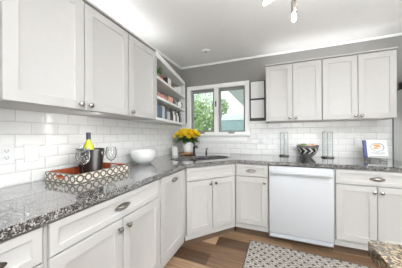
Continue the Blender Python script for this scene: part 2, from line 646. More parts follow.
# tiled backsplash (runs from the worktop to the wall cabinets)
struct(MB().box(0, .008, -3.2, 0, .914, 1.376).build('trim_3', TILE, smooth=0), 'white bevelled subway tile on the left wall')
b = MB().box(.008, .122, -.008, 0, .914, 1.41).box(.122, 1.157, -.008, 0, .914, 1.19).box(1.157, 2.78, -.008, 0, .914, 1.41)
struct(b.build('trim_4', TILE, smooth=0), 'white subway tile on the back wall')


# windows
def frame(b, x0, x1, y0, y1, z0, z1, w, bev=0, wt=None):
    wt = wt or w
    b.box(x0, x0 + w, y0, y1, z0, z1, bev)
    b.box(x1 - w, x1, y0, y1, z0, z1, bev)
    b.box(x0 + w, x1 - w, y0, y1, z0, z0 + w, bev)
    b.box(x0 + w, x1 - w, y0, y1, z1 - wt, z1, bev)
    return b


win = struct(frame(MB(), .122, 1.157, -.024, 0, 1.19, 2.025, .066, .004).build('window_1', TRIM, smooth=0), 'white framed two sash window over the corner sink')
MB().box(.604, .668, -.02, .13, 1.25, 1.97, .003).build('mullion', TRIM, win)
frame(MB(), .165, 1.115, 0, .13, 1.227, 1.985, .018).build('jamb', TRIM, win)
MB().box(.10, 1.18, -.055, .0, 1.190, 1.228, .005).build('window_sill', TRIM, win)
MB().box(.14, 1.12, -.02, -.0085, 1.112, 1.19, .003).build('apron', TRIM, win)
for x0, x1 in ((.183, .604), (.668, 1.097)):
    s = frame(MB(), x0, x1, .03, .07, 1.245, 1.967, .032, .003, .048).build('sash', SASH, win)
    MB().box(x0 + .030, x1 - .030, .047, .053, 1.275, 1.921).build('pane', PANE, s)
    xm = (x0 + x1) / 2
    MB().box(xm - .05, xm + .05, -.030, .032, 1.2285, 1.252, .004).tube([(xm - .03, -.02, 1.254), (xm + .03, -.028, 1.262), (xm + .06, -.034, 1.256)], .007).build('crank_handle', SASH, s)
MB().box(.627, .645, -.034, -.019, 1.66, 1.75, .004).box(.631, .641, -.05, -.03, 1.70, 1.71, .002).build('latch', BOARD_F, win)
w2 = struct(frame(MB(), .49, 3.31, YF, YF + .02, .39, 2.28, .07).build('added_rear_window', TRIM, smooth=0))  # unseen window, added to go with the rear fill light
frame(MB(), .55, 3.25, YF - .10, YF - .05, .45, 2.22, .05).box(1.87, 1.93, YF - .10, YF - .05, .5, 2.17).build('sash', TRIM, w2)
MB().box(.6, 3.2, YF - .078, YF - .072, .5, 2.17).build('pane', PANE, w2)

b = MB()
for y0, y1, z0, z1 in ((-4.07, -3.995, .43, 2.17), (-2.205, -2.13, .43, 2.17), (-3.995, -2.205, .43, .505), (-3.995, -2.205, 2.095, 2.17)):
    b.box(XR - .02, XR, y0, y1, z0, z1)
w3 = struct(b.build('added_side_window', TRIM, smooth=0))  # invented window frame round the side fill light, out of view
b = MB()
for y0, y1, z0, z1 in ((-4.0, -3.95, .5, 2.1), (-2.25, -2.2, .5, 2.1), (-3.125, -3.075, .55, 2.05), (-3.95, -2.25, .5, .55), (-3.95, -2.25, 2.05, 2.1)):
    b.box(XR + .05, XR + .1, y0, y1, z0, z1)
b.build('sash', TRIM, w3)
MB().box(XR + .072, XR + .078, -3.96, -2.24, .54, 2.06).build('pane', PANE, w3)

# ------------------------------------------------------------------ outdoors
struct(MB().box(-14, 14, .15, 26, -.5, -.3).build('ground', GRAVEL, smooth=0))


def foliage(n, c, r, leaf, flat=1.0, sd=1):
    rnd = random.Random(sd)
    b = MB()
    for i in range(n):
        while True:
            p = Vector((rnd.uniform(-1, 1), rnd.uniform(-1, 1), rnd.uniform(-1, 1)))
            if .25 < p.length < 1:
                break
        p = Vector((p.x * r, p.y * r, p.z * r * flat)) + Vector(c)
        a = Vector((rnd.gauss(0, 1), rnd.gauss(0, 1), rnd.gauss(0, 1))).normalized()
        t = a.orthogonal().normalized()
        l = leaf * rnd.uniform(.6, 1.3)
        b.quad(p - a * l, p + t * l * .5, p + a * l, p - t * l * .5)
    return b


tr = thing('garden_tree', 'leafy tree filling the left window sash', 'tree', (-1.5, 3.6, -.3))
MB().tube([(0, 0, 0), (.03, 0, .8), (-.04, .05, 1.6), (.05, 0, 2.6)], [.12, .09, .07, .04]).build('trunk', BARK, tr)
foliage(2100, (0, 0, 1.75), 1.12, .075, 1.0, 3).build('crown', [TREELEAF], tr, smooth=0, normals=False)
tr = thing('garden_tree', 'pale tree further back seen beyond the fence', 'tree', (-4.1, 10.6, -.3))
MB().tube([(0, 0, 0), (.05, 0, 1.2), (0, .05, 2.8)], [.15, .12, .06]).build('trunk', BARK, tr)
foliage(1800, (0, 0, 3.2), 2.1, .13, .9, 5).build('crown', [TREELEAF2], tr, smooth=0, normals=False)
tr = thing('garden_shrub', 'dark leafy branches at the left edge of the right sash', 'shrub', (-.72, 5.2, -.3))
MB().tube([(0, 0, 0), (.05, 0, .8), (0, .05, 2.6)], [.05, .04, .02]).build('stem', BARK, tr)
foliage(300, (0, 0, 2.75), .40, .075, 1.1, 9).build('crown', [TREELEAF], tr, smooth=0, normals=False)
rf = thing('porch_roof', 'slanting grey soffit of the porch roof outside the right sash', 'roof', (.33, 2.0, 2.5))
MB().box(0, 4, 0, 4.2, 0, .05).build('soffit', SOFFIT, rf)
MB().box(-.03, 0, 0, 4.2, -.02, .17).build('fascia', FENCE_T, rf)
MB().box(0, 4, 0, 4.2, .05, .15).build('roof_deck', BARK, rf)
for y in (.2, 3.9):
    MB().box(3.7, 3.82, y, y + .12, -2.8, 0).build('post', FENCE_T, rf)
MB().box(2.2, 2.32, 3.9, 4.02, -2.8, 0).build('post', FENCE_T, rf)
fe = thing('garden_fence', 'pale teal board fence across the garden', 'fence', (-1.7, 7.8, -.3))
b = MB()
for i in range(52):
    b.box(i * .14, i * .14 + .135, 0, .025, 0, 2.35)
b.build('fence_boards', FENCE, fe, smooth=0)
MB().box(-.02, 7.3, -.03, .06, 2.35, 2.68).build('cap_rail', FENCE_T, fe)


# ------------------------------------------------------------------ cabinets
def knob(parent, x, z, y, mt=NICKEL):
    m = Matrix.Rotation(pi / 2, 4, 'X')
    b = MB().lathe([(0, -.001), (.008, -.001), (.0065, .004), (.006, .012), (.013, .016), (.0165, .021), (.0155, .027), (.009, .031), (0, .032)], seg=16, m=m)
    return b.build('knob', mt, parent, (x, y, z))


def cup_pull(parent, x, z, y, wd=.118, mt=NICKEL):
    b = MB()
    h, n = .020, 16
    # eye-shaped back plate with pointed ends
    up = [(wd / 2 * cos(pi * i / n), h * (sin(pi * i / n) ** 1.3)) for i in range(n + 1)]
    lo = [(-p[0], -p[1]) for p in up[1:-1]]
    b.prism(up + lo, 0, .003, Matrix(((1, 0, 0, 0), (0, 0, -1, 0), (0, 1, 0, 0), (0, 0, 0, 1))))
    # hooded cup over the plate, open below
    rings = []
    for j in range(7):
        a = pi * .56 * j / 6
        ring = []
        for i in range(13):
            t = pi * i / 12
            k = .37 * wd
            ring.append(b.bm.verts.new((k * cos(t) * (.75 + .25 * cos(a)), -.003 - .024 * sin(a) * sin(t) ** .6, .014 * cos(a) * (.3 + .7 * sin(t)) + .001)))
        rings.append(ring)
    for r, q in zip(rings, rings[1:]):
        for i in range(12):
            b.bm.faces.new((r[i], r[i + 1], q[i + 1], q[i]))
    return b.build('cup_pull', mt, parent, (x, y, z), smooth=60)


def door(t, x0, x1, z0, z1, kn=None, fr=.058, pull=None, name='door'):
    d = MB().shaker(x0, x1, z0, z1, fr).build(name, PAINT, t, smooth=25)
    if kn:
        knob(d, kn[0], kn[1], -.02)
    if pull:
        cup_pull(d, pull[0], pull[1], -.02)
    return d


def base_cabinet(label, loc, rotz, wd, fronts, deep=.60):
    t = thing('base_cabinet', label, 'cabinet', loc, rotz)
    MB().box(0, wd, 0, deep, .10, .874).build('carcass', PAINT, t, smooth=0)
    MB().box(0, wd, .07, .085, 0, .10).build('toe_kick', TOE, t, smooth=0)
    for f in fronts:
        f(t)
    return t


ZB, ZD, ZT = .168, .718, .862
DR = lambda x0, x1: (lambda t: door(t, x0, x1, ZD + .008, ZT, fr=.032, pull=((x0 + x1) / 2, .79), name='drawer'))
DO = lambda x0, x1, k, z1=ZD: (lambda t: door(t, x0, x1, ZB, z1, kn=(k, z1 - .05)))
# along the left wall, front looks along +x
base_cabinet('white base cabinet with a cup pull at the left edge of the photo', (.61, -2.69, 0), pi / 2, .342, [DR(.012, .332), DO(.012, .332, .30)])
base_cabinet('white base cabinet behind the camera end of the left worktop', (.61, -3.2, 0), pi / 2, .508, [DR(.012, .496), DO(.012, .496, .04)])
base_cabinet('wide white base cabinet below the tray, one drawer over two doors', (.61, -2.346, 0), pi / 2, .786,
             [DR(.012, .774), DO(.012, .391, .36), DO(.396, .774, .427)])
base_cabinet('narrow white pull-out cabinet with a cup pull on its single tall door', (.61, -1.558, 0), pi / 2, .445,
             [lambda t: door(t, .010, .432, ZB, ZT, pull=(.225, .805))])
# across the corner
ang = math.atan2(.485, .44)
wd = math.hypot(.44, .485)
t = thing('sink_cabinet', 'angled white sink cabinet across the corner with two doors', 'cabinet', (.61, -1.095, 0), ang)
b = MB().box(.004, wd - .004, 0, .02, .10, .874).box(.004, .024, .02, .06, .10, .874).box(wd - .024, wd - .004, .02, .06, .10, .874)
b.box(.03, wd - .03, .02, .3, .10, .118)
b.build('face_frame', PAINT, t, smooth=0)
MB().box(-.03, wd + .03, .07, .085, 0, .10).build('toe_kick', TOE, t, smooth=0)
door(t, .016, wd - .016, ZD + .008, ZT, fr=.032, name='false_drawer_front')
door(t, .016, wd / 2 - .003, ZB, ZD, kn=(wd / 2 - .035, ZD - .045))
d = door(t, wd / 2 + .003, wd - .016, ZB, ZD)
knob(d, wd / 2 + .035, ZD - .045, -.02, PEWTER)
# along the back wall, front looks along -y
base_cabinet('white base cabinet between the sink cabinet and the dishwasher', (1.052, -.61, 0), 0, .374, [DR(.012, .362), DO(.012, .362, .335)])
base_cabinet('white base cabinet right of the dishwasher, wide drawer over two doors', (2.047, -.61, 0), 0, .663,
             [DR(.010, .652), DO(.010, .328, .303), DO(.333, .652, .358)])
tag(MB().box(2.712, 2.772, -.612, -.01, 0, .874, .002).build('filler_panel', PAINT, smooth=0), 'white filler panel between the right base cabinet and the fridge', 'panel')


# wall cabinets
def wall_cabinet(label, loc, rotz, wd, doors, deep=.326):
    t = thing('wall_cabinet', label, 'cabinet', loc, rotz)
    b = MB().box(0, wd, 0, deep, 1.3765, 2.083)
    b.build('carcass', PAINT, t, smooth=0)
    MB().box(-.0005, wd + .0005, -.03, deep, 2.083, 2.099, .003).build('top_cap', PAINT, t, smooth=0)
    for x0, x1, k in doors:
        d = MB().shaker(x0, x1, 1.379, 2.072, .055).build('door', PAINT, t, smooth=25)
        knob(d, k, 1.412, -.02)
    return t


wall_cabinet('white wall cabinet at the far left edge of the photo', (.328, -2.95, 0), pi / 2, .572, [(.004, .283, .03), (.288, .566, .31)])
wall_cabinet('white two-door wall cabinet over the tray on the left wall', (.328, -2.372, 0), pi / 2, .772, [(.010, .386, .357), (.391, .768, .42)])
wall_cabinet('single-door white wall cabinet next to the open corner shelf', (.328, -1.598, 0), pi / 2, .376, [(.004, .374, .030)])
wall_cabinet('white two-door wall cabinet nearest the window on the back wall', (1.397, -.328, 0), 0, .611, [(.004, .305, .275), (.310, .607, .34)])
wall_cabinet('white two-door wall cabinet at the right end of the back wall', (2.010, -.328, 0), 0, .653, [(.004, .328, .303), (.333, .648, .358)])

# open corner shelf, its front slanting back to the window
sh = thing('open_shelf', 'white open shelf unit slanting back between wall cabinet and window', 'shelf', (0, 0, 0))
FX = lambda y: .346 - .2012 * (y + 1.218)
Y0, Y1 = -1.218, -.07
pl = lambda dx: [(.004, Y0), (FX(Y0) - dx, Y0), (FX(Y1) - dx, Y1), (.004, Y1)]
MB().prism(pl(.0), 1.375, 1.402).build('bottom_board', PAINT_IN, sh, smooth=0)
for z in (1.606, 1.818):
    MB().prism([(.014, Y0 + .018), (FX(Y0 + .018), Y0 + .018), (FX(Y1 - .016), Y1 - .016), (.014, Y1 - .016)], z, z + .028).build('shelf_board', PAINT_IN, sh, smooth=0)
MB().prism(pl(.0), 2.04, 2.099).build('top_board', PAINT_IN, sh, smooth=0)
MB().box(.004, FX(Y0), Y0, Y0 + .018, 1.402, 2.04).build('side_panel', PAINT, sh, smooth=0)
MB().box(.004, FX(Y1), Y1 - .016, Y1, 1.402, 2.04).build('side_panel', PAINT_IN, sh, smooth=0)
MB().box(.002, .014, Y0 + .018, Y1 - .016, 1.402, 2.04).build('back_panel', GREY, sh, smooth=0)

# ------------------------------------------------------------------ worktop with undermount sink
ux, uy = cos(ang), sin(ang)
SCX, SCY, SA, SB = .612, -.640, .385, .20


def sink_loop(a, b_, n=40, e=2.9):
    out = []
    for i in range(n):
        t = 2 * pi * i / n
        c, s_ = cos(t), sin(t)
        p = a * abs(c) ** (2 / e) * (1 if c > 0 else -1)
        q = b_ * abs(s_) ** (2 / e) * (1 if s_ > 0 else -1)
        out.append((SCX + p * ux - q * uy, SCY + p * uy + q * ux))
    return out


poly = [(.008, -3.2), (.645, -3.2), (.645, -1.119), (1.052, -.642), (2.775, -.642), (2.775, -.008), (.008, -.008)]
b = MB().prism(poly, .876, .914, hole=sink_loop(SA, SB))
tag(b.build('worktop', GRANITE, smooth=30), 'speckled grey granite worktop running round the corner', 'worktop')
sk = thing('sink', 'dark steel double bowl sink set under the corner worktop', 'sink', (0, 0, 0))


def bowl(p0, p1, name):
    b = MB()
    rings = []
    cx = (p0 + p1) / 2
    a = (p1 - p0) / 2
    for k, z in ((1.0, .8755), (.98, .80), (.94, .72), (.80, .70), (.1, .695)):
        lp = []
        for i in range(32):
            t = 2 * pi * i / 32
            c, s_ = cos(t), sin(t)
            p = cx + k * a * abs(c) ** .6 * (1 if c > 0 else -1)
            q = k * (SB + .012) * abs(s_) ** .6 * (1 if s_ > 0 else -1)
            lp.append(b.bm.verts.new((SCX + p * ux - q * uy, SCY + p * uy + q * ux, z)))
        rings.append(lp)
    for r, q in zip(rings, rings[1:]):
        for i in range(32):
            b.bm.faces.new((r[i], r[(i + 1) % 32], q[(i + 1) % 32], q[i]))
    b.bm.faces.new(rings[-1])
    return b.build(name, STEEL, sk, smooth=50)


bowl(-SA - .012, -.012, 'bowl')
bowl(.012, SA + .012, 'bowl')
MB().prism([(SCX + p * ux - q * uy, SCY + p * uy + q * ux) for p, q in ((-.012, -SB), (.012, -SB), (.012, SB), (-.012, SB))], .862, .8755).build('divider', STEEL, sk)

# faucet and soap pump
fc = thing('faucet', 'dark bronze faucet with a lever standing behind the sink', 'faucet', (.405, -.372, .914), ang - pi / 2)
MB().lathe([(0, 0), (.027, 0), (.027, .006), (.017, .012), (.015, .09), (.017, .115), (.012, .125), (0, .127)]).build('body', BRONZE, fc)
MB().tube([(0, 0, .08), (.03, 0, .125), (.065, 0, .138), (.095, 0, .130), (.108, 0, .112)], [.011, .0105, .010, .010, .011]).build('spout', BRONZE, fc)
MB().tube([(0, 0, .12), (-.018, .012, .150), (-.045, .02, .178)], [.008, .007, .009]).build('lever', BRONZE, fc)
so = thing('soap_pump', 'small dark soap pump under the window sill', 'dispenser', (.502, -.115, .914))
MB().lathe([(0, 0), (.022, 0), (.022, .005), (.013, .010), (.011, .05), (0, .052)], seg=16).build('collar', BRONZE, so)
MB().tube([(0, 0, .045), (0, 0, .078)], .006).tube([(-.004, 0, .078), (.02, -.02, .08), (.04, -.04, .074)], .007).build('pump_head', BRONZE, so)

# ------------------------------------------------------------------ appliances
dw = thing('dishwasher', 'plain white dishwasher with a bar handle under the back worktop', 'dishwasher', (1.434, -.61, 0))
MB().box(.004, .599, .01, .59, .10, .866).build('tub', BLACKM, dw, smooth=0)
MB().box(0, .603, -.035, .008, .128, .864, .006, seg=2).build('door_panel', APPL, dw)
b = MB().box(.022, .582, -.082, -.06, .79, .815, .006, seg=2).box(.022, .045, -.062, -.034, .792, .813, .003).box(.559, .582, -.062, -.034, .792, .813, .003)
b.build('handle', APPL, dw)
MB().box(.002, .601, -.024, .0, .078, .124, .004).build('kick_plate', APPL_G, dw)
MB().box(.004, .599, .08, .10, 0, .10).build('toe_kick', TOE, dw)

fr = thing('fridge', 'pale fridge at the right end of the worktop', 'fridge', (2.786, -.75, 0))
MB().box(0, .76, .06, .73, .02, 1.70, .006).build('body', FRIDGE, fr)
for z0, z1 in ((.06, .62), (.63, 1.69)):
    d = MB().box(.003, .757, .0, .055, z0, z1, .012, seg=2).build('door', APPL, fr)
    MB().tube([(.05, .0, z1 - .08), (.05, -.04, z1 - .1), (.05, -.04, z1 - .42), (.05, 0, z1 - .44)], .011).build('handle', APPL, d)
for x in (.05, .71):
    for y in (.1, .65):
        MB().lathe([(0, 0), (.02, 0), (.02, .03), (0, .03)], (x, y, 0), 12).build('foot', BLACKM, fr)
cr = thing('storage_box', 'black box on top of the fridge at the right edge', 'box', (2.96, -.17, 1.70))
MB().box(-.15, .15, -.1, .1, 0, .072, .004).build('box_body', BLACKM, cr)
MB().box(-.154, .154, -.104, .104, .072, .085, .003).build('lid', BLACKM, cr)
cr = thing('storage_tin', 'olive tin on the black box above the fridge', 'tin', (2.94, -.17, 1.785))
MB().box(-.11, .11, -.08, .08, 0, .055, .006).build('tin_body', OLIVE, cr)
MB().box(-.113, .113, -.083, .083, .055, .07, .004).build('lid', OLIVE, cr)

# ------------------------------------------------------------------ island in the right foreground
isl = thing('kitchen_island', 'island with a granite top painted warm-lit in the lower right corner', 'island', (1.712, -2.128, 0))
MB().prism([(0, -1.4), (1.5, -1.4), (1.5, 0), (.012, 0), (0, -.012)], .874, .914).build('granite_top', GRANITE_I, isl, smooth=0)
MB().box(.06, 1.44, -1.34, -.06, .10, .874, .003).build('body', PAINT, isl, smooth=0)
MB().box(.12, 1.38, -1.28, -.12, 0, .10).build('toe_kick', TOE, isl, smooth=0)

# rug
rg = thing('kitchen_rug', 'grey woven rug with dark flecks in front of the dishwasher', 'rug', (1.226, -.672, 0), radians(-2.2))
MB().box(0.008, 1.60, -1.05, -.008, 0.001, .012, .003).build('pile', RUG, rg, smooth=0)
b = MB().box(0, .010, -1.058, 0, .0005, .011).box(1.598, 1.608, -1.058, 0, .0005, .011).box(.010, 1.598, -.010, 0, .0005, .011).box(.010, 1.598, -1.058, -1.048, .0005, .011)
b.build('edge_binding', BOARD_F, rg, smooth=0)

# ------------------------------------------------------------------ ceiling things
sd = thing('smoke_detector', 'small round white fixture on the ceiling near the window', 'detector', (.627, -.451, ZC))
MB().lathe([(0, 0), (.055, 0), (.054, -.005), (.042, -.010), (0, -.011)]).build('housing', CEIL, sd)
MB().lathe([(0, -.0105), (.020, -.0105), (.018, -.015), (0, -.015)], (-.006, 0, 0)).build('sensor_ring', STONE, sd)

pd = thing('branched_ceiling_lamp', 'nickel branched ceiling lamp with bare bulbs at the top edge', 'lamp', (1.63, -1.49, ZC))
MB().lathe([(0, 0), (.065, 0), (.065, -.02), (.02, -.03), (0, -.03)]).build('canopy', NICKEL, pd)
MB().tube([(0, 0, -.02), (0, 0, -.17)], .008).build('rod', NICKEL, pd)
MB().lathe([(0, -.225), (.028, -.215), (.035, -.19), (.028, -.165), (0, -.155)], seg=16).build('hub', NICKEL, pd)


def arm(p0, p1, sock=.075, bl=.075):
    p0, p1 = Vector(p0), Vector(p1)
    d = (p1 - p0).normalized()
    a = MB().tube([p0, p1], .006).build('arm', NICKEL, pd)
    q = p1 + d * sock
    MB().tube([p1 - d * .002, p1 + d * .008, q - d * .002, q], [.010, .0175, .0175, .015], 14).build('socket', NICKEL, a)
    pts, rs = [], []
    for k, r in ((0, .008), (.08, .010), (.25, .0115), (.5, .0135), (.72, .0135), (.88, .0105), (.97, .006), (1, .002)):
        pts.append(q + d * (bl * k))
        rs.append(r)
    MB().tube(pts, rs, 14).build('bulb', BULB, a, smooth=60)


hub = Vector((0, 0, -.19))
arm((-.026, .03, -.19), (-.026, .03, -.272), .085, .060)
arm((-.019, -.05, -.225), (-.10, -.085, -.282), .055, .09)
arm(hub, (.13, .03, -.20))
arm(hub, (.03, -.14, -.20))
arm(hub, (.06, .13, -.15))


# ------------------------------------------------------------------ things fixed to the walls
def wall_plate(label, loc, rotz, wd, ht, kind):
    t = thing('outlet_plate' if kind != 'switch' else 'switch_plate', label, 'outlet' if kind != 'switch' else 'switch', loc, rotz)
    MB().box(-wd / 2, wd / 2, -.009, 0, -ht / 2, ht / 2, .003).build('plate', PLATE, t)
    n = 2 if wd > .1 else 1
    for i in range(n):
        x = (i - (n - 1) / 2) * .046
        if kind == 'switch' or (kind == 'mixed' and i):
            MB().box(x - .016, x + .016, -.013, -.008, -.033, .033, .002).build('rocker', CERAM, t)
        else:
            for z in (-.02, .02):
                r = MB().box(x - .016, x + .016, -.011, -.008, z - .014, z + .014, .002).build('receptacle', PLATE, t)
                MB().box(x - .008, x - .0055, -.0118, -.0105, z - .004, z + .007).box(x + .0055, x + .008, -.0118, -.0105, z - .004, z + .007).box(x - .0025, x + .0025, -.0118, -.0105, z - .010, z - .006).build('slots', SLOT, r)
    return t


wall_plate('double white outlet plate at the left edge of the tiled wall', (.008, -2.245, 1.108), pi / 2, .118, .118, 'outlet')
wall_plate('white switch plate on the left tiled wall beside the tray', (.008, -2.103, 1.108), pi / 2, .075, .118, 'switch')
wall_plate('double white wall plate on the back tiles right of the window', (1.335, -.008, 1.123), 0, .118, .10, 'mixed')
wall_plate('white switch plate on the back tiles left of the cookbook', (2.462, -.008, 1.123), 0, .08, .115, 'switch')

mb = thing('memo_board', 'narrow charcoal framed board of two white panels beside the window', 'board', (1.163, -.001, 1.42))
b = MB().box(0, .218, -.012, 0, 0, .585, .002)
b.build('backing', BOARD_F, mb, smooth=0)
MB().box(.016, .204, -.022, -.012, .036, .300, .003).build('white_panel', BOARD_P, mb, smooth=0)
MB().box(.016, .204, -.022, -.012, .326, .574, .003).build('white_panel', BOARD_P, mb, smooth=0)
MB().tube([(.212, -.012, .545), (.212, -.03, .545), (.212, -.034, .56)], .004).build('hook', BLACKM, mb)

# ------------------------------------------------------------------ left worktop: tray, bucket, bottle, glasses, bowl
Z = .914
tx0, tx1, ty0, ty1 = .045, .345, -2.045, -1.605
ty = thing('serving_tray', 'red-brown tray with ring patterned sides on the left worktop', 'tray', (tx0, ty0, Z))
W, L, H = tx1 - tx0, ty1 - ty0, .060
MB().box(.006, W - .006, .006, L - .006, 0, .010).build('tray_base', REDWOOD, ty, smooth=0)


def inner_brown(o, test):
    for p in o.data.polygons:
        p.material_index = 1 if test(p.normal) else 0


def side(poly, hole, m, test):
    o = MB().prism(poly, 0, .011, m, hole).build('tray_side', [INLAY, REDWOOD], ty, smooth=0)
    inner_brown(o, test)


rect = lambda a: [(0, 0), (a, 0), (a, H), (0, H)]
oval = [(W / 2 + .050 * max(-1, min(1, 1.25 * cos(2 * pi * i / 24))), .036 + .014 * sin(2 * pi * i / 24)) for i in range(24)]
MX = lambda x: Matrix(((0, 0, 1, x), (1, 0, 0, 0), (0, 1, 0, 0), (0, 0, 0, 1)))
MY = lambda y: Matrix(((1, 0, 0, 0), (0, 0, 1, y), (0, 1, 0, 0), (0, 0, 0, 1)))
RL = [(.0111, 0), (L - .0111, 0), (L - .0111, H), (.0111, H)]
side(RL, None, MX(0), lambda n: n.x > .5)
side(RL, None, MX(W - .011), lambda n: n.x < -.5)
side(rect(W), oval, MY(0), lambda n: n.y > .5 or (abs(n.y) < .5 and abs(n.z) < .98 and abs(n.x) < .98))
side(rect(W), oval, MY(L - .011), lambda n: n.y < -.5 or (abs(n.y) < .5 and abs(n.z) < .98 and abs(n.x) < .98))

ZT_ = Z + .0102
bk = thing('ice_bucket', 'black ice bucket in the tray with a bottle in it', 'bucket', (.195, -1.828, ZT_))
MB().lathe([(0, 0), (.070, 0), (.073, .004), (.088, .180), (.091, .184), (.091, .190), (.086, .190), (.084, .180), (.069, .008), (0, .008)], seg=36).build('bucket_body', BLACK, bk)
for s_ in (-1, 1):
    pts = [(s_ * .088, .022 * cos(2 * pi * i / 16), .158 + .020 * sin(2 * pi * i / 16)) for i in range(16)]
    b = MB()
    rot = Matrix.Rotation(radians(20), 3, 'Z')
    b.tube([rot @ Vector((p[0] + s_ * .008, p[1], p[2])) for p in pts], .003, 6, True)
    b.build('ring_handle', NICKEL, bk)
bt = thing('wine_bottle', 'yellow-green wine bottle with dark capsule standing in the ice bucket', 'bottle', (.185, -1.84, ZT_ + .0085))
MB().lathe([(0, 0), (.036, 0), (.038, .004), (.038, .185), (.034, .205), (.020, .232), (.0150, .245), (.0145, .262), (0, .262)], seg=28).build('bottle_body', BOTTLE, bt)
MB().lathe([(0, .252), (.0152, .252), (.0152, .292), (.0165, .294), (.0165, .304), (0, .305)], seg=20).build('capsule', FOIL, bt)


def wine_glass(label, loc, r, h, gm):
    t = thing('wine_glass', label, 'glass', loc)
    bs = h * .41
    MB().lathe([(0, 0), (r * .78, 0), (r * .78, .002), (r * .3, .005), (.0045, .010), (.0045, .011), (0, .011)], seg=28).build('foot', GLASS, t)
    MB().lathe([(0, .010), (.0045, .010), (.0038, .03), (.0038, bs - .012), (.007, bs), (0, bs)], seg=14).build('stem', GLASS, t)
    th = .0016
    pr = [(.001, bs - .001), (r * .45, bs + .008), (r * .82, bs + h * .13), (r, bs + h * .28), (r * .98, bs + h * .40), (r * .86, h)]
    inn = [(a - th, z + (th if i < 2 else 0)) for i, (a, z) in enumerate(pr)][::-1]
    inn[-1] = (0, bs + .003)
    MB().lathe([(0, bs - .001)] + pr + inn, seg=32).build('glass_bowl', gm, t, smooth=60)
    return t


wine_glass('cut-patterned wine glass at the front of the tray before the bucket', (.243, -1.925, ZT_), .044, .205, CUTG)
wine_glass('clear wine glass in the tray right of the ice bucket', (.225, -1.672, ZT_), .041, .195, GLASS)

wb = thing('salad_bowl', 'large plain white bowl on the left worktop', 'bowl', (.20, -1.235, Z))
MB().lathe([(0, 0), (.062, 0), (.066, .006), (.085, .014), (.117, .045), (.134, .09), (.139, .136), (.134, .138), (.129, .09), (.112, .05), (.08, .022), (0, .018)], seg=44).build('bowl_body', CERAM, wb)
MB().lathe([(.1395, .132), (.141, .135), (.1395, .139), (.133, .139), (.132, .134)], seg=44).build('rim', CERAM, wb)

# ------------------------------------------------------------------ corner: board, vase, flowers, canister
bd = thing('wood_riser', 'small round wooden riser under the flower vase', 'riser', (.252, -.320, Z))
MB().lathe([(0, .014), (.104, .014), (.107, .018), (.107, .030), (.103, .034), (0, .034)], seg=36).build('top_board', WOODB, bd)
for k in range(3):
    a = 2 * pi * k / 3 + .4
    MB().lathe([(0, 0), (.014, 0), (.016, .008), (.014, .0145), (0, .0145)], (.07 * cos(a), .07 * sin(a), 0), 12).build('foot', WOODB, bd)
VZ = Z + .0342
VX, VY = .272, -.310
vs = thing('flower_vase', 'white ribbed vase of yellow flowers in the corner', 'vase', (VX, VY, VZ))
b = MB()
prof = [(0, 0), (.055, 0), (.062, .006), (.078, .06), (.082, .10), (.078, .14), (.074, .150), (.070, .150), (.074, .11), (.058, .012), (0, .010)]
b.lathe(prof, seg=48)
for v in b.bm.verts:
    a = math.atan2(v.co.y, v.co.x)
    r = math.hypot(v.co.x, v.co.y)
    if r > .05 and .005 < v.co.z < .145:
        k = 1 + .018 * cos(16 * a)
        v.co.x *= k
        v.co.y *= k
b.build('vase_body', CERAM, vs, smooth=60)
MB().lathe([(.0735, .146), (.078, .149), (.0775, .154), (.071, .154), (.0705, .149)], seg=48).build('rim', CERAM, vs)


def bloom_mesh(n1=6):
    b = MB()
    for ring, (n, r0, tilt, sz) in enumerate(((5, .007, .25, .034), (7, .013, .75, .037), (8, .016, 1.15, .036))):
        for k in range(n):
            a = 2 * pi * k / n + ring * .5
            rad = Vector((cos(a), sin(a), 0))
            tan = Vector((-sin(a), cos(a), 0))
            d = (rad * sin(tilt) + Vector((0, 0, 1)) * cos(tilt))
            nn = (rad * cos(tilt) - Vector((0, 0, 1)) * sin(tilt))
            rows = []
            for j in range(5):
                q = j / 4
                wv = sz * .55 * sin(pi * (.15 + .8 * q)) + .002
                cen = rad * r0 * .5 + d * sz * q + nn * (.010 * sin(pi * q))
                rows.append([b.bm.verts.new(cen + tan * wv * e - nn * abs(e) * .006) for e in (-1, 0, 1)])
            for r, s_ in zip(rows, rows[1:]):
                for i in range(2):
                    b.bm.faces.new((r[i], r[i + 1], s_[i + 1], s_[i]))
    b.lathe([(0, -.006), (.008, -.004), (.010, .004), (0, .012)], seg=10)
    return b


def leaf_mb(length, wid, bend):
    b = MB()
    rows = []
    for j in range(6):
        q = j / 5
        wv = wid * sin(pi * min(1, .08 + .92 * q)) if q < 1 else .0005
        rows.append([b.bm.verts.new((q * length, e * wv, bend * q * q * length + abs(e) * .003)) for e in (-1, 0, 1)])
    for r, s_ in zip(rows, rows[1:]):
        for i in range(2):
            b.bm.faces.new((r[i], r[i + 1], s_[i + 1], s_[i]))
    return b


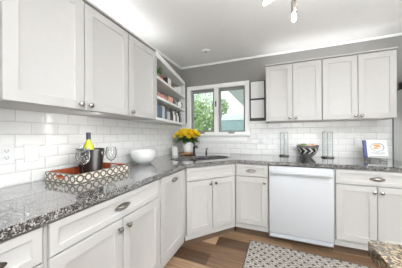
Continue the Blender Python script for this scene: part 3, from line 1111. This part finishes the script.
rnd = random.Random(4)
FL = 'yellow flower in the white vase bouquet in the corner'
n_f = 34
for i in range(n_f):
    q = (i + .5) / n_f
    phi = i * 2.39996
    th = math.acos(1 - q * .70)
    rx, rzv = .185 + rnd.uniform(-.012, .012), .108 + rnd.uniform(-.012, .016)
    px, py, pz = rx * sin(th) * cos(phi), rx * sin(th) * sin(phi) * .98, .215 + rzv * cos(th)
    facing = .43 * cos(phi) - .9 * sin(phi)
    if facing > .55 and th > 1.05:      # the front low part of the bouquet is mostly leaves
        px, py, pz = px * .72, py * .72, pz - .02
    # keep clear of the two walls in the corner
    px, py = max(px, .045 - VX + .02), min(py, -.06 - VY)
    head = Vector((px, py, pz))
    sroot = Vector((.028 * cos(phi), .028 * sin(phi), .03))
    fl = thing('yellow_flower', FL, 'flower', (VX, VY, VZ), 0, 'yellow flowers in the white vase')
    mid = Vector((.055 * cos(phi) * sin(th), .055 * sin(phi) * sin(th), .155))
    pts = [sroot, sroot * .5 + mid * .5 + Vector((0, 0, .01)), mid, mid * .4 + head * .6 + Vector((0, 0, .02)), head]
    MB().tube(pts, .0028, 6).build('stem', STEM, fl)
    o = bloom_mesh().build('bloom', YEL if i % 3 else YEL2, fl, head, smooth=70, normals=False)
    o.rotation_euler = Vector((px, py, .10)).to_track_quat('Z', 'Y').to_euler()
    s_ = rnd.uniform(.88, 1.12)
    o.scale = (s_, s_, s_)
    for k in range(4):
        lf = leaf_mb(rnd.uniform(.08, .115), rnd.uniform(.014, .021), rnd.uniform(-.5, .1)).build('leaf', LEAF, fl, mid * .55 + head * .45 + Vector((0, 0, .006 - .014 * k)), smooth=60, normals=False)
        ha = phi + rnd.uniform(-1.2, 1.2)
        ex = mid * .55 + head * .45
        if VX + ex.x + .1 * cos(ha) < .02:
            ha = 0
        if VY + ex.y + .1 * sin(ha) > -.03:
            ha = -pi / 2
        lf.rotation_euler = (0, rnd.uniform(-.35, .15), ha)

cn = thing('canister', 'white cylinder canister by the left wall next to the vase', 'canister', (.135, -.462, Z))
MB().lathe([(0, 0), (.042, 0), (.044, .003), (.044, .112), (.042, .114), (0, .114)], seg=32).build('canister_body', CERAM, cn)
MB().lathe([(0, .1142), (.045, .1142), (.045, .121), (.041, .124), (0, .126)], seg=32).build('lid', CERAM, cn)


# ------------------------------------------------------------------ back worktop: hurricanes, chevron bowl with fruit, cookbook
def hurricane(label, loc, r=.053, h=.325):
    t = thing('glass_hurricane', label, 'candle holder', loc)
    MB().lathe([(0, 0), (r + .012, 0), (r + .014, .004), (r + .012, .014), (r * .6, .018), (0, .018)], seg=32).build('base', PEWTER, t)
    MB().lathe([(r, .0165), (r, h)], seg=40).build('glass_sleeve', GLASS, t, smooth=30)
    MB().lathe([(r - .004, h - .001), (r + .0015, h - .001), (r + .0015, h + .004), (r - .004, h + .004), (r - .004, h - .001)], seg=40).build('rim', NICKEL, t)
    MB().lathe([(0, .0175), (.013, .0175), (.005, .024), (.0035, .03), (.0035, h * .93), (.009, h * .95), (0, h * .955)], seg=12).build('centre_rod', WIRE, t)
    return t


hurricane('glass hurricane on a dark base left of the patterned bowl', (1.624, -.074, Z), .050)
hurricane('glass hurricane on a dark base right of the patterned bowl', (2.124, -.079, Z), .056)
cb = thing('fruit_bowl', 'grey bowl with black chevrons between the two glass hurricanes', 'bowl', (1.890, -.145, Z))
MB().lathe([(0, 0), (.044, 0), (.047, .005), (.054, .014), (.086, .044), (.110, .085), (.122, .125), (.127, .158), (.1215, .158), (.116, .125), (.104, .088), (.08, .055), (.04, .022), (0, .018)], seg=48).build('bowl_body', CHEV, cb)


def fruit(name, label, cat, loc, r, mt):
    t = thing(name, label, cat, loc)
    MB().lathe([(0, .10 * r), (.25 * r, .0), (.6 * r, .12 * r), (.93 * r, .55 * r), (r, .95 * r), (.9 * r, 1.42 * r), (.55 * r, 1.76 * r), (.2 * r, 1.78 * r), (0, 1.66 * r)], seg=20).build('flesh', mt, t, smooth=80)
    MB().tube([(0, 0, 1.64 * r), (.004, 0, 1.85 * r), (.008, .002, 2.02 * r)], .0018, 6).build('stem', BARK, t)
    return t


zz = Z + .104
fruit('green_apple', 'green apple at the left of the patterned bowl', 'fruit', (1.836, -.155, zz), .040, GREEN_F)
fruit('green_apple', 'green apple at the back of the patterned bowl', 'fruit', (1.868, -.082, zz - .002), .040, GREEN_F)
fruit('pale_pear', 'pale fruit in the middle of the patterned bowl', 'fruit', (1.902, -.162, zz - .004), .037, CREAM_F)
fruit('peach', 'orange peach at the right of the patterned bowl', 'fruit', (1.950, -.135, zz + .002), .038, ORANGE_F)
fruit('pale_pear', 'pale fruit low at the front of the patterned bowl', 'fruit', (1.885, -.222, zz - .012), .034, CREAM_F)

bx, by = 2.545, -.215
tilt = Matrix.Rotation(radians(-14), 4, 'X')
ba = thing('book_easel', 'thin wire easel holding up the cookbook', 'stand', (bx, by, Z), radians(-3))
MB().tube([(-.07, -.055, .003), (-.07, -.055, .055), (.07, -.055, .055), (.07, -.055, .003)], .0028, 6).build('front_rail', WIRE, ba)
for x in (-.07, .07):
    MB().tube([(x, -.055, .024), (x, -.003, .024), (x, .0185, .024), (x, .058, .19)], .0028, 6).build('side_wire', WIRE, ba)
    MB().tube([(x, .052, .165), (x, .105, .003)], .0028, 6).build('rear_leg', WIRE, ba)
    MB().tube([(x, -.055, .0035), (x, .105, .0035)], .0028, 6).build('foot_wire', WIRE, ba)
bo = thing('cookbook', 'white cookbook with a blue spine and round orange print on a wire easel', 'book', (bx, by, Z + .0275), radians(-3))
BW, BH, BT = .168, .196, .026


def on_book(bm_):
    for v in bm_.bm.verts:
        v.co = tilt @ v.co
    return bm_


on_book(MB().box(-BW / 2, BW / 2, -.018 - BT + .003, -.021, 0.002, BH - .002)).build('pages', PAGES, bo, smooth=0)
on_book(MB().box(-BW / 2, BW / 2 + .004, -.018 - BT, -.018 - BT + .003, 0, BH, .001).box(-BW / 2, BW / 2 + .004, -.021, -.018, 0, BH, .001)).build('cover', BOOK_W, bo, smooth=0)
on_book(MB().box(-BW / 2 - .030, -BW / 2, -.018 - BT - .0005, -.0175, 0, BH, .003)).build('spine', BOOK_B, bo, smooth=0)
yb = -.018 - BT - .0006
bR = MB()
pts = [(.004 + .056 * cos(2 * pi * i / 40), yb, .118 + .045 * sin(2 * pi * i / 40)) for i in range(40)]
on_book(bR.tube(pts, .0034, 6, True)).build('printed_ring', INK_G, bo)
bS = MB()
for x0, x1, z, r in ((-.034, .030, .132, .0075), (-.022, .044, .117, .0065), (-.032, .014, .101, .008)):
    n = 8
    bS.tube([(x0 + (x1 - x0) * i / n, yb, z + .006 * sin(pi * i / n)) for i in range(n + 1)], [r * (.3 + .7 * sin(pi * i / n)) for i in range(n + 1)], 6)
for v in bS.bm.verts:
    v.co.y = yb + (v.co.y - yb) * .12
on_book(bS).build('printed_strokes', INK_O, bo)
on_book(MB().tube([(-.034, yb, .142), (.0, yb, .150), (.034, yb, .146)], .003, 6)).build('printed_curve', INK_Y, bo)
bL = MB()
r2 = random.Random(3)
x = -.055
while x < .055:
    l = r2.uniform(.006, .014)
    bL.box(x, x + l, yb - .0003, yb + .0003, .050, .058)
    x += l + .004
x = -.035
while x < .04:
    l = r2.uniform(.006, .012)
    bL.box(x, x + l, yb - .0003, yb + .0003, .038, .043)
    x += l + .003
on_book(bL).build('printed_lines', INK_G, bo, smooth=0)


# ------------------------------------------------------------------ things on the open corner shelf
def place(y, back=.075):
    return (max(FX(y) - back, .05), y)


def vessel(name, label, cat, y, z, prof, mt, back=.075, seg=24, handle=None, extra=None):
    x, yy = place(y, back)
    t = thing(name, label, cat, (x, yy, z))
    MB().lathe(prof, seg=seg).build('body', mt, t, smooth=50)
    if handle:
        r, z0, z1 = handle
        n = 10
        MB().tube([(r * .95 + (z1 - z0) * .5 * sin(pi * i / n), 0, z0 + (z1 - z0) * i / n) for i in range(n + 1)], .004, 6).build('handle', mt, t)
    if extra:
        extra(t)
    return t


def cup(r, h, k=.8):
    return [(0, 0), (r * k, 0), (r * (k + .08), .004), (r, h * .6), (r, h), (r - .004, h), (r - .005, h * .6), (r * k - .002, .007), (0, .006)]


def bottle(r, h, n=.4):
    return [(0, 0), (r, 0), (r, h * .55), (r * .9, h * .63), (r * n, h * .74), (r * n, h * .95), (r * n * 1.2, h * .955), (r * n * 1.2, h), (0, h)]


S1, S2, S3 = 1.4022, 1.6342, 1.8462
# top shelf
pp = thing('potted_plant', 'small green plant at the left of the top open shelf', 'plant', (*place(-1.06, .07), S3))
MB().lathe(cup(.042, .06), seg=20).build('pot', OLIVE, pp)
for k in range(26):
    a = k * 2.4
    l = leaf_mb(.055, .013, .15).build('leaf', LEAF, pp, (.02 * cos(a), .02 * sin(a), .052 + .0025 * k), smooth=60, normals=False)
    l.rotation_euler = (0, -.25 - .03 * k, a)
vessel('spice_jar', 'rust coloured jar beside the plant on the top open shelf', 'jar', -.945, S3, cup(.032, .075, .9), RUST)
vessel('mug', 'dark mug behind the rust jar on the top open shelf', 'mug', -.86, S3, cup(.036, .085, .9), DARKG, .09, handle=(.036, .02, .065))
y = -.785
for i, (tk, hh, mt, lb) in enumerate(((.03, .115, TEALB, 'dark book'), (.022, .10, STONE, 'grey book'), (.035, .12, TEALB, 'thick dark book'), (.025, .105, RUST, 'rust book'))):
    bk_ = thing('book', f'{lb} standing in the row on the top open shelf', 'book', (FX(y) - .10, y, S3), 0, 'books on the top open shelf')
    MB().box(-.06, .06, 0, tk, 0, hh, .002).build('cover', mt, bk_)
    MB().box(-.056, .0605, .003, tk - .003, .003, hh + .0005).build('pages', PAGES, bk_)
    y += tk + .003
vessel('mug', 'olive mug right of the books on the top open shelf', 'mug', -.575, S3, cup(.036, .08, .85), OLIVE, handle=(.036, .02, .06))
vessel('mixing_bowl', 'white bowl towards the right of the top open shelf', 'bowl', -.39, S3, [(0, 0), (.035, 0), (.04, .006), (.066, .05), (.072, .078), (.069, .078), (.06, .05), (.035, .012), (0, .01)], CERAM, .085)
vessel('pitcher', 'white pitcher near the right end of the top open shelf', 'pitcher', -.235, S3, [(0, 0), (.04, 0), (.05, .03), (.052, .06), (.038, .10), (.042, .125), (.039, .125), (.034, .10), (.047, .06), (.04, .01), (0, .008)], CERAM, .07, handle=(.045, .03, .105))
# middle shelf
vessel('tall_jar', 'dark jar at the left end of the middle open shelf', 'jar', -1.11, S2, bottle(.032, .12, .6), DARKG)
for i, (y, h) in enumerate(((-1.02, .06), (-.935, .065), (-.85, .058))):
    vessel('pink_mug', ('first', 'second', 'third')[i] + ' pink mug from the left on the middle open shelf', 'mug', y, S2, cup(.036, h, .85), PINK, handle=(.036, .012, h - .012))
vessel('jar', 'dark jar between pink mugs and peach pot on the middle open shelf', 'jar', -.755, S2, cup(.03, .085, .95), OLIVE, .08)
vessel('sugar_pot', 'round peach pot in the middle of the middle open shelf', 'pot', -.645, S2, [(0, 0), (.03, 0), (.05, .03), (.053, .06), (.045, .09), (.02, .105), (.008, .11), (.01, .12), (0, .124)], PEACH)
vessel('mug', 'dark mug right of the peach pot on the middle open shelf', 'mug', -.54, S2, cup(.034, .075, .9), DARKG, handle=(.034, .015, .06))
vessel('mug', 'grey mug right of the dark mug on the middle open shelf', 'mug', -.45, S2, cup(.034, .08, .9), STONE, handle=(.034, .015, .06))
vessel('tumbler', 'clear tumbler on the middle open shelf', 'glass', -.36, S2, cup(.032, .095, .85), GLASS)
vessel('teapot_jar', 'pale rounded jar near the right end of the middle open shelf', 'jar', -.245, S2, [(0, 0), (.03, 0), (.045, .03), (.047, .06), (.03, .09), (.03, .1), (0, .102)], PAINT_IN, .065)
vessel('small_jar', 'dark jar at the right end of the middle open shelf', 'jar', -.145, S2, cup(.026, .10, .95), DARKG, .06)
# bottom shelf
for i, y in enumerate((-1.135, -1.05, -.965, -.88, -.795)):
    vessel('blue_tumbler', ('leftmost', 'second', 'third', 'fourth', 'rightmost')[i] + ' smoky blue tumbler on the bottom open shelf', 'glass', y, S1, cup((.027, .025, .029, .025, .028)[i], (.14, .165, .15, .168, .135)[i], .85), BLUEG if i not in (0, 3) else DARKG if i == 0 else STONE)
vessel('jar', 'grey jar right of the blue tumblers on the bottom open shelf', 'jar', -.70, S1, cup(.034, .12, .95), STONE, .08)
for i, (y, r, h, mt, lb) in enumerate(((-.605, .028, .165, DARKG, 'dark bottle'), (-.515, .027, .15, CERAM, 'white bottle'), (-.43, .028, .165, OLIVE, 'olive bottle'), (-.345, .026, .145, CERAM, 'white short bottle'), (-.255, .027, .17, DARKG, 'dark tall bottle'), (-.17, .025, .14, STONE, 'grey bottle'))):
    def cap(t, r=r, h=h):
        MB().lathe([(0, h), (r * .55, h), (r * .55, h + .014), (0, h + .015)], seg=14).build('stopper', BLACKM, t)
    vessel('bottle', f'{lb}, ' + ('first', 'second', 'third', 'fourth', 'fifth', 'last')[i] + ' of the bottles on the bottom open shelf', 'bottle', y, S1, bottle(r, h), mt, .06, extra=cap)
